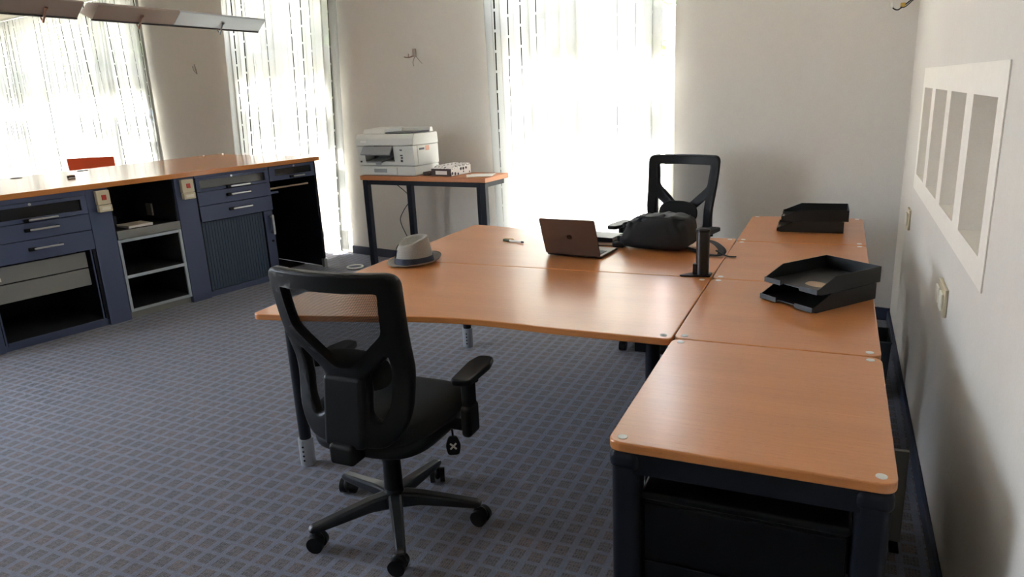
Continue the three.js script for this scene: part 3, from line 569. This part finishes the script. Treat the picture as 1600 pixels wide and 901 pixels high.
// wall hooks where lamps once hung
function wallHook(label, s, y, big) {
  const o = thing('wall_hook', label, 'hook'); placeBack(o);
  if (big) { part(o, 'plate', rb(s - 0.02, s + 0.012, y - 0.01, y + 0.06, -0.02, 0.0, 0.004), M.lampBrown); part(o, 'wire', [tube([[s, y + 0.0, -0.018], [s + 0.05, y - 0.012, -0.03], [s + 0.1, y - 0.006, -0.035]], 0.005, 16, 6), rod([s + 0.05, y - 0.012, -0.03], [s + 0.05, y + 0.02, -0.03], 0.004), tube([[s, y - 0.01, -0.004], [s + 0.025, y - 0.05, -0.004], [s + 0.022, y - 0.09, -0.004]], 0.0025, 12, 5), tube([[s - 0.01, y, -0.004], [s - 0.06, y - 0.05, -0.004], [s - 0.085, y - 0.075, -0.004]], 0.002, 12, 5)], M.copper); }
  else part(o, 'wire', [rod([s, y - 0.06, -0.004], [s - 0.012, y + 0.05, -0.03], 0.006), tube([[s, y - 0.06, -0.005], [s + 0.03, y - 0.02, -0.02], [s + 0.05, y + 0.03, -0.02]], 0.003, 12, 5)], M.lampBrown);
}
wallHook('bent metal hook with wire ends on the wall above the printer', 4.045, 1.94, true);
wallHook('tiny wire hook on the bare wall between the two left curtains', 7.527, 2.02, false);

// ---------------------------------------------------------------- printer table
const PT = [-3.845, 0, -5.262], PTR = -0.1046;
const onTable = (x, z) => [PT[0] + x * Math.cos(PTR) + z * Math.sin(PTR), PT[2] - x * Math.sin(PTR) + z * Math.cos(PTR)];
{
  const o = thing('printer_table', 'tall narrow table with wood top and dark legs below the printer', 'table', PT, PTR);
  const W = 1.305, D = 0.37;
  part(o, 'table_top', rb(0, W, 0.892, 0.93, -D, 0, 0.003), M.woodEdge);
  part(o, 'table_frame', [bx(0.06, W - 0.05, 0.852, 0.891, -0.045, -0.015), bx(0.06, W - 0.05, 0.852, 0.891, -D + 0.015, -D + 0.045), bx(0.015, 0.045, 0.852, 0.891, -D + 0.05, -0.05), bx(W - 0.045, W - 0.015, 0.852, 0.891, -D + 0.05, -0.05)], M.navyDark);
  for (const [x, z] of [[0.038, -0.038], [W - 0.038, -0.038], [0.29, -D + 0.04], [W - 0.26, -D + 0.04]]) part(o, 'leg', rb(x - 0.027, x + 0.027, 0, 0.891, z - 0.027, z + 0.027, 0.008), M.navyDark);
}
{ // multifunction printer
  const q = onTable(-0.005, -0.185), o = thing('printer', 'light grey multifunction printer on the tall table', 'printer', [q[0], 0.9305, q[1]], PTR);
  o.scale.z = 0.84; const W = 0.615, D = 0.38;
  part(o, 'cassette', rb(0.01, W - 0.005, 0.004, 0.085, -D / 2 - 0.02, 0.2, 0.006), M.printer);
  part(o, 'cassette_front', [rb(0.06, 0.42, 0.012, 0.08, 0.2, 0.208, 0.003)], M.printer);
  part(o, 'cassette_grip', rb(0.17, 0.31, 0.03, 0.062, 0.2082, 0.2115, 0.002), M.printerGrey);
  // side profile of the body, front leaning out at the top
  const prof = [[-0.21, 0.088], [0.195, 0.088], [0.215, 0.27], [0.2, 0.34], [-0.21, 0.34]];
  const side = (x0, x1, pr, m) => extr(shapeOf(pr, 0.012), x1 - x0, 0.004).rotateY(-Math.PI / 2).scale(-1, 1, 1);
  const body = (x0, x1, pr) => { const g = extr(shapeOf(pr.map(([z, y]) => [-z, y]), 0.01), x1 - x0, 0.003).rotateY(Math.PI / 2); return g.translate(x0, 0, 0); };
  part(o, 'body', [body(0.0, 0.08, [[-0.21, 0.088], [0.2, 0.088], [0.215, 0.255], [-0.21, 0.255]]), body(0.4, W, [[-0.21, 0.088], [0.2, 0.088], [0.218, 0.255], [-0.21, 0.255]]), body(0.075, 0.405, [[-0.21, 0.088], [0.06, 0.088], [0.06, 0.255], [-0.21, 0.255]]), body(0.075, 0.405, [[0.0, 0.088], [0.2, 0.088], [0.205, 0.125], [0.0, 0.125]])], M.printer);
  part(o, 'scanner_lid', body(-0.004, W + 0.004, [[-0.21, 0.258], [0.222, 0.258], [0.218, 0.318], [0.19, 0.352], [-0.2, 0.352]]), M.printer);
  part(o, 'document_feeder', [body(0.03, 0.27, [[-0.2, 0.353], [0.15, 0.353], [0.12, 0.392], [-0.19, 0.4]]), body(0.27, 0.58, [[-0.2, 0.353], [-0.14, 0.353], [-0.15, 0.392], [-0.19, 0.395]])], M.printer);
  part(o, 'feeder_tray', rb(0.275, 0.575, 0.353, 0.366, -0.14, 0.135, 0.004), M.printerDark);
  part(o, 'control_panel', rb(-0.164, 0.164, -0.045, 0.045, -0.006, 0.012, 0.008).rotateX(-0.75).translate(0.235, 0.215, 0.24), M.printerGrey);
  part(o, 'output_tray', [rb(0.13, 0.3, 0.128, 0.138, 0.05, 0.25, 0.003).rotateX(0.12).translate(0, 0.02, 0)], M.printerGrey);
  part(o, 'cavity_liner', rb(0.082, 0.398, 0.13, 0.25, 0.061, 0.066, 0.001), M.printerDark);
  part(o, 'cavity_grip', rb(0.19, 0.25, 0.095, 0.118, 0.2, 0.206, 0.002), M.printerGrey);
  part(o, 'maker_plate', rb(0.05, 0.11, 0.285, 0.3, 0.2195, 0.2225, 0.001), M.paper, 'small pale name plate');
  part(o, 'port_labels', [rb(0.47, 0.495, 0.215, 0.226, 0.212, 0.2165, 0.001), rb(0.47, 0.495, 0.17, 0.182, 0.209, 0.213, 0.001), rb(0.475, 0.495, 0.148, 0.164, 0.207, 0.2115, 0.001), rb(0.47, 0.49, 0.12, 0.14, 0.204, 0.2095, 0.001), rb(0.02, 0.038, 0.115, 0.13, 0.203, 0.208, 0.001)], M.printerDark);
  part(o, 'side_door', rb(W - 0.001, W + 0.005, 0.1, 0.25, -0.19, 0.15, 0.003), M.printer);
  part(o, 'door_grip', rb(W + 0.0045, W + 0.0065, 0.215, 0.232, 0.04, 0.125, 0.0008), M.printerDark);
  part(o, 'sticker', rb(W + 0.005, W + 0.006, 0.205, 0.245, -0.045, 0.02, 0.0004), M.sticker, 'faded orange sticker');
}
{
  const q = onTable(0.735, -0.065), o = thing('spotted_box', 'white box with black spots and a labelled dark end, beside the printer', 'box', [q[0], 0.9305, q[1]], -0.16);
  part(o, 'carton', rb(0, 0.215, 0.002, 0.064, -0.27, 0, 0.003), M.spot);
  part(o, 'end_panel', rb(0.004, 0.211, 0.003, 0.062, 0.0005, 0.004, 0.001), M.brown);
  part(o, 'label', rb(0.05, 0.17, 0.015, 0.045, 0.0042, 0.0052, 0.0004), M.paper, 'white label');
  part(o, 'fold', [0, 1, 2, 3, 4].map((k) => extr(shapeOf([[0, 0], [0.06, 0], [0.055, 0.022]]), 0.2).rotateY(Math.PI / 2).translate(0.007, 0.0645, -0.015 - k * 0.052)), M.spot);
}
{
  const q = onTable(0.665, -0.13);
  solo('carton', 'small brown carton beside the printer, left of the spotted box', 'carton', rb(-0.03, 0.03, 0, 0.03, -0.05, 0.05, 0.004), M.brown, null, [q[0], 0.9308, q[1]]).rotation.y = PTR;
  const r = onTable(1.15, -0.16);
  for (let k = 0; k < 2; k++) solo('paper_sheet', k ? 'white paper sheet on top, at the right end of the printer table' : 'white paper sheet underneath, at the right end of the printer table', 'paper', slab([[-0.105, -0.1], [0.105, -0.1], [0.105, 0.1], [-0.105, 0.1]], 0, 0.002, 0, 0.0005), M.paper, null, [r[0] + k * 0.02, 0.9308 + k * 0.0024, r[1]]).rotation.y = 0.5 - k * 0.25;
}
solo('power_cable', 'thin dark cable hanging below the printer table to the floor', 'cable', tube([[-3.80, 0.85, -5.66], [-3.728, 0.69, -5.826], [-3.708, 0.63, -5.826], [-3.8, 0.52, -5.84], [-3.85, 0.42, -5.85], [-3.782, 0.27, -5.84], [-3.74, 0.2, -5.835], [-3.84, 0.22, -5.85], [-3.92, 0.165, -5.865], [-3.95, 0.1, -5.87], [-3.95, 0.006, -5.85]], 0.004, 80, 6), M.black);
{
  const o = thing('floor_outlet', 'round white rimmed outlet in the carpet near the printer table', 'outlet', [-4.23, 0, -5.56]);
  part(o, 'rim', new THREE.TorusGeometry(0.075, 0.009, 10, 40).rotateX(Math.PI / 2).translate(0, 0.008, 0), M.paper); part(o, 'lid', cyl(0.07, 0.07, 0.0005, 0.009, 0, 0, 32), M.skirt);
}

// ---------------------------------------------------------------- reception counter: +x along its front towards the camera, -z out into the room
const CT = [-4.554, 0, -5.536], CTR = Math.atan2(-0.9759, -0.2182);
const unit = (name, label, category) => thing(name, label, category, CT, CTR);
const fr = (x0, x1, y0, y1, d = 0.018, r = 0.003) => rb(x0, x1, y0, y1, -d, 0.0, r); // a front panel
function pull(parent, x, y, w = 0.19) { // steel bar on two dark blocks, the longer one doubling as recess shadow
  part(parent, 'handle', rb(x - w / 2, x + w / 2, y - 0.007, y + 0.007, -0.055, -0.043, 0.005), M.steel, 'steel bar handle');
  for (const g of [rb(x - w / 2 - 0.004, x - w / 2 + 0.02, y - 0.009, y + 0.008, -0.0425, -0.018, 0.004), rb(x + w / 2 - 0.02, x + w / 2 + 0.03, y - 0.014, y + 0.011, -0.0425, -0.018, 0.006)]) part(parent, 'handle_shadow_block', g, M.black, 'black handle block and recess shadow');
}
function slotDrawer(o, x0, x1, y0, y1, sx0, sx1, sy0, sy1) { // drawer front with a dark slot
  const sh = shapeOf([[x0, y0], [x1, y0], [x1, y1], [x0, y1]], 0.003); sh.holes.push(new THREE.Path([[sx0, sy0], [sx1, sy0], [sx1, sy1], [sx0, sy1]].map((p) => new THREE.Vector2(...p))));
  const d = part(o, 'drawer', uvBox(extr(sh, 0.018, 0.002).translate(0, 0, -0.018)), M.navy);
  part(d, 'slot', bx(sx0 - 0.01, sx1 + 0.01, sy0 - 0.01, sy1 + 0.01, -0.003, 0.0), M.label, 'dark recessed slot'); return d;
}
const lock = (d, x, y) => part(d, 'lock', new THREE.CylinderGeometry(0.009, 0.009, 0.006, 16).rotateX(Math.PI / 2).translate(x, y, -0.02), M.steel);
{ // top board
  const o = unit('countertop', 'long glossy wooden counter top along the left side', 'countertop');
  part(o, 'board', slab([[-0.032, -0.03], [3.1, -0.03], [3.1, 1.36], [-0.032, 1.74]], 1.037, 1.075, 0.004, 0.003), new THREE.MeshStandardMaterial({ map: M.wood.map, roughness: 0.16 }));
  for (const [x, z] of [[2.05, 1.32], [1.5, 1.37]]) part(o, 'cable_grommet', cyl(0.045, 0.045, 1.0745, 1.0775, x, z, 28), M.black, 'dark round cable grommet');
  const at = (x, y, z) => { const v = new THREE.Vector3(x, y, z).applyMatrix4(new THREE.Matrix4().makeRotationY(CTR)); return [v.x + CT[0], y, v.z + CT[2]]; };
  const b = thing('name_badge', 'tiny dark badge lying on the glossy counter top', 'badge', at(1.87, 1.076, 0.71), CTR);
  part(b, 'plate', rb(-0.03, 0.03, 0, 0.02, -0.008, 0.008, 0.002), M.brown); part(b, 'clip', rb(-0.02, 0.02, 0.02, 0.024, -0.006, 0.006, 0.001), M.paper);
  for (const [x, l] of [[-0.02, 'small white clip at the back of the counter, nearer its far end'], [0.2, 'small white clip at the back of the counter, farther from its far end']]) solo('cable_clip', l, 'clip', rb(-0.03, 0.03, 0, 0.014, -0.012, 0.012, 0.004), M.paper, null, at(x, 1.0755, 1.6));
  const r = unit('privacy_screen', 'dark rear panel closing the counter towards the windows', 'panel');
  part(r, 'panel', [bx(0.05, 3.05, 0.02, 1.03, 1.3, 1.32), bx(3.03, 3.05, 0.02, 1.03, 0.8, 1.3)], M.navy);
}
{ // end unit with knee space
  const o = unit('counter_end_unit', 'far end of the counter, an open dark knee space below one drawer', 'cabinet');
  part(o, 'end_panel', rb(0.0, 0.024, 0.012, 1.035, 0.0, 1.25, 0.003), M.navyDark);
  part(o, 'end_trim', rb(-0.004, -0.0005, 0.1, 1.03, -0.002, 0.04, 0.001), M.tan, 'pale edge strip');
  part(o, 'foot', [rb(-0.006, 0.03, 0.0, 0.085, -0.012, 0.03, 0.004)], M.steel, 'pale metal foot');
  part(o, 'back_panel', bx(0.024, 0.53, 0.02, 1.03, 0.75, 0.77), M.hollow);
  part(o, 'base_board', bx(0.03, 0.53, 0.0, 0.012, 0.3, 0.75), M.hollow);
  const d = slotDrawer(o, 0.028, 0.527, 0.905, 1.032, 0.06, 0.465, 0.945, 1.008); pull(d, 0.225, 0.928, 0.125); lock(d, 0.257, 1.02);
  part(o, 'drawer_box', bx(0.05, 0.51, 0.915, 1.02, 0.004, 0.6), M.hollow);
  part(o, 'rail', rb(0.055, 0.5, 0.822, 0.838, 0.06, 0.075, 0.003), M.tan);
  part(o, 'bracket', rb(0.44, 0.53, 0.79, 0.81, 0.0, 0.02, 0.003), M.navy);
}
function drawerUnit(label, x0, x1, ys, slot) {
  const o = unit('drawer_cabinet', label, 'cabinet');
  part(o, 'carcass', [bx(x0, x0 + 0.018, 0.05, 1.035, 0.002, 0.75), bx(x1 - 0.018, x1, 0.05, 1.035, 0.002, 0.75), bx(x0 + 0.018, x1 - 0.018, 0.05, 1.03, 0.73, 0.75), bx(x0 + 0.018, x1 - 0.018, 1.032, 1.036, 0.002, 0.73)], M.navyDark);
  part(o, 'plinth', bx(x0, x1, 0.0, 0.05, 0.02, 0.06), M.navy);
  part(o, 'top_rail', bx(x0, x1, ys[0] + 0.002, 1.036, -0.012, 0.0), M.navy);
  const c = (x0 + x1) / 2;
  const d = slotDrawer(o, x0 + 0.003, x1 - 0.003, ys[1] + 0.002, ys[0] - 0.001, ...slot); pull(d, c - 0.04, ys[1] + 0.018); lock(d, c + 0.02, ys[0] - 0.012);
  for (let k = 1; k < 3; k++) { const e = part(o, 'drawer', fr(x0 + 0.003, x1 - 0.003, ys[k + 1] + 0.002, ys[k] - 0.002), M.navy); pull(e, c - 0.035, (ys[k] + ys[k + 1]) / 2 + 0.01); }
  return o;
}
{
  const o = drawerUnit('navy drawer cabinet with closed roller shutter, beside the knee space', 0.53, 1.235, [1.015, 0.9, 0.783, 0.65], [0.575, 1.2, 0.925, 0.995]);
  const n = 22, x0 = 0.64, x1 = 1.225, rib = [];
  for (let k = 0; k < n; k++) { const w = (x1 - x0) / n; rib.push(rb(x0 + k * w + 0.001, x0 + (k + 1) * w - 0.001, 0.06, 0.645, 0.0, 0.012, 0.0012, 1)); }
  const s = part(o, 'roller_shutter', rib, M.tambour);
  part(o, 'shutter_edge', rb(0.54, 0.625, 0.06, 0.647, -0.005, 0.012, 0.003), M.navy);
  part(o, 'handle', [rb(0.555, 0.578, 0.43, 0.61, -0.05, -0.036, 0.005), bx(0.56, 0.574, 0.44, 0.455, -0.036, -0.005), bx(0.56, 0.574, 0.585, 0.6, -0.036, -0.005)], M.steel, 'upright steel handle');
  part(o, 'lock', new THREE.CylinderGeometry(0.011, 0.011, 0.01, 16).rotateX(Math.PI / 2).translate(0.57, 0.37, -0.008), M.black);
}
{
  const o = drawerUnit('navy drawer cabinet with open front and two grey inner drawers', 2.09, 2.79, [1.0, 0.865, 0.745, 0.6], [2.13, 2.69, 0.895, 0.975]);
  for (const [a, b] of [[0.468, 0.585], [0.333, 0.46]]) part(o, 'inner_drawer', [rb(2.15, 2.765, a, b, 0.03, 0.045, 0.003), bx(2.16, 2.755, a + 0.01, a + 0.015, 0.045, 0.6), bx(2.155, 2.16, a + 0.01, b - 0.02, 0.045, 0.6)], M.greyFront, 'grey inner drawer');
  part(o, 'rail', [rb(2.118, 2.128, 0.05, 0.6, 0.0, 0.012, 0.002), rb(2.775, 2.785, 0.05, 0.6, 0.0, 0.012, 0.002), bx(2.108, 2.772, 0.04, 0.06, -0.006, 0.012)], M.navy);
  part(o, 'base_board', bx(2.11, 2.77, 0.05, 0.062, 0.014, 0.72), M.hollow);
  part(o, 'label_holder', rb(2.715, 2.745, 0.49, 0.515, 0.024, 0.03, 0.002), M.paper);
}
for (const [x0, x1, l] of [[1.238, 1.408, 'narrow navy filler panel with switch box, right of the open shelves'], [1.925, 2.087, 'narrow navy filler panel with switch box, left of the open shelves'], [2.793, 3.05, 'navy filler panel at the left edge of the counter']])
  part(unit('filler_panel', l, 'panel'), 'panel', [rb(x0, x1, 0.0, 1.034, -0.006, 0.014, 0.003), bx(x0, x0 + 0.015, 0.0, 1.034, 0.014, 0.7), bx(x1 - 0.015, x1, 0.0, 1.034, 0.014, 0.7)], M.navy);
for (const [x0, x1, l] of [[1.265, 1.367, 'cream switch box with red rocker, on the panel right of the open shelves'], [1.932, 2.028, 'cream switch box with red rocker, on the panel left of the open shelves']]) {
  const o = unit('switch_box', l, 'switch');
  part(o, 'housing', rb(x0, x1, 0.915, 1.02, -0.045, -0.0065, 0.006), M.cream);
  part(o, 'rocker', rb((x0 + x1) / 2 - 0.02, (x0 + x1) / 2 + 0.014, 0.95, 0.988, -0.0505, -0.044, 0.003), M.red, 'red rocker');
  part(o, 'plug_block', rb(x0 - 0.002, x1 - 0.002, 0.862, 0.913, -0.05, -0.0065, 0.006), M.cream);
  part(o, 'name_strip', rb(x0 + 0.012, x1 - 0.02, 0.876, 0.9, -0.052, -0.0495, 0.001), M.creamWhite);
}
{
  const o = unit('shelf_cabinet', 'open shelf cabinet with pale frame between two navy filler panels', 'shelf');
  const x0 = 1.412, x1 = 1.921;
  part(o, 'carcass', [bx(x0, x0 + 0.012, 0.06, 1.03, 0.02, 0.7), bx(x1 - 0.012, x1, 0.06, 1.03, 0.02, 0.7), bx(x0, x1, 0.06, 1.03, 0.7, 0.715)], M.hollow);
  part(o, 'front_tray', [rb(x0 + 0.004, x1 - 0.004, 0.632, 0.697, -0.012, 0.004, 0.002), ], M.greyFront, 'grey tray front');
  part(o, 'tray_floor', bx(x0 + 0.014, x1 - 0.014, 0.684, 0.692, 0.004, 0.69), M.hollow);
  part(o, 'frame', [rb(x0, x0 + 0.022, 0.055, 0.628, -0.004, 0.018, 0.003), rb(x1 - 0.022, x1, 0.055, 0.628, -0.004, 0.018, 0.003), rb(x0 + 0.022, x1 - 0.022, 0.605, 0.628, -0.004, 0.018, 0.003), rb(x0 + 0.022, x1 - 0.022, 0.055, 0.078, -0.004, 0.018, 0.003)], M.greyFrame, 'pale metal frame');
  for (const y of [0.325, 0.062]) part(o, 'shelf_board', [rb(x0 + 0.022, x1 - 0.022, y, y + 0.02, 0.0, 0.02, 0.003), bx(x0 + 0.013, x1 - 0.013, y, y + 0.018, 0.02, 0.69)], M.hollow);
  part(o, 'shelf_edge', rb(x0 + 0.022, x1 - 0.022, 0.322, 0.347, -0.004, -0.0005, 0.002), M.greyFrame, 'pale metal shelf edge');
  part(o, 'plinth', bx(x0, x1, 0, 0.054, 0.03, 0.05), M.greyFront);
  part(o, 'outlet_plate', rb(1.425, 1.44, 0.72, 0.82, 0.37, 0.46, 0.003), M.greyFront);
  const s = unit('document_pad', 'pale pad of papers lying in the top shelf compartment', 'paper');
  part(s, 'pages', rb(1.6, 1.79, 0.6925, 0.708, 0.06, 0.26, 0.002), M.paper);
  part(s, 'cover', rb(1.598, 1.792, 0.7085, 0.712, 0.06, 0.26, 0.001), M.creamWhite);
  const k = unit('binder', 'dark binder lying behind the pale pad on the shelf', 'binder');
  part(k, 'cover', [rb(1.72, 1.9, 0.6925, 0.76, 0.4, 0.66, 0.004)], M.navy); part(k, 'pages', rb(1.715, 1.7195, 0.70, 0.752, 0.41, 0.65, 0.001), M.greyFront);
}
{ // stool behind the counter, its back rising over the board
  const o = thing('bar_stool', 'orange backrest of a tall chair behind the counter', 'chair', [-7.32, 0, -5.27], 0.52);
  part(o, 'backrest', bend2(extr(shapeOf([[-0.235, 0.84], [0.235, 0.84], [0.242, 1.115], [-0.242, 1.115]], 0.015), 0.02, 0.004)), M.orange);
  part(o, 'seat', rb(-0.21, 0.21, 0.745, 0.785, -0.42, 0.0, 0.018, 4), M.orange);
  for (const [x, z] of [[-0.18, 0.0], [0.18, 0.0], [-0.18, -0.38], [0.18, -0.38]]) part(o, 'leg', rod([x * 1.15, 0.0, z + (z ? -0.03 : 0.03)], [x, 0.75, z], 0.012), M.steel);
  part(o, 'foot_ring', [rod([-0.195, 0.3, -0.4], [0.195, 0.3, -0.4], 0.009), rod([-0.195, 0.3, 0.015], [0.195, 0.3, 0.015], 0.009), rod([-0.195, 0.3, -0.4], [-0.195, 0.3, 0.015], 0.009), rod([0.195, 0.3, -0.4], [0.195, 0.3, 0.015], 0.009)], M.steel);
  part(o, 'back_post', [rod([-0.16, 0.76, 0.0], [-0.16, 0.9, 0.03], 0.01), rod([0.16, 0.76, 0.0], [0.16, 0.9, 0.03], 0.01)], M.steel);
}
function bend2(g) { const p = g.attributes.position; for (let i = 0; i < p.count; i++) p.setZ(i, p.getZ(i) - 1.0 * p.getX(i) ** 2 + 0.05 + 0.06 * (p.getY(i) - 0.84)); g.computeVertexNormals(); return g; }

// ---------------------------------------------------------------- hanging linear lamps over the counter
function lamp(label, z0, z1, split) { // z0 nearer to the camera
  const o = thing('pendant_lamp', label, 'lamp', [-4.76, 2.2, 0]);
  const prof = [[0.0, 0.0], [0.014, 0.0], [0.108, 0.086], [0.1, 0.098], [-0.01, 0.104], [-0.096, 0.052], [-0.1, 0.045]];
  const seg = (a, b) => extr(shapeOf(prof, 0.004), a - b, 0.001).translate(0, 0, b);
  if (split) { part(o, 'body', seg(z0, split + 0.0005), M.lampBrown); part(o, 'diffuser', seg(split - 0.0005, z1), M.lampGrey, 'pale grey end section'); } else part(o, 'body', seg(z0, z1), M.lampBrown);
  part(o, 'lip', rb(-0.004, 0.012, -0.012, -0.0005, z1, z0, 0.003), M.lampLip);
  for (const z of split ? [z0 - 0.37, z1 + 0.45] : [z1 + 0.24, z1 + 1.2]) part(o, 'bracket', [rod([0.05, 0.028, z], [0.004, -0.045, z], 0.007), rod([0.006, -0.043, z], [-0.012, -0.012, z], 0.005), rod([0.05, 0.03, z], [0.066, 0.042, z], 0.011)], split && z < -4.4 ? M.chrome : M.copper, 'small metal clip');
  for (const z of [z0 - 0.12, z1 + 0.12]) part(o, 'cable', rod([0, 0.1, z], [0, H - 2.2, z], 0.0025, 6), M.steel);
}
lamp('hanging linear lamp over the counter, reaching out of the top left corner', -1.9, -3.52, 0);
lamp('hanging linear lamp over the counter with a paler far end', -3.63, -5.23, -4.31);

renderer.render(scene, camera);
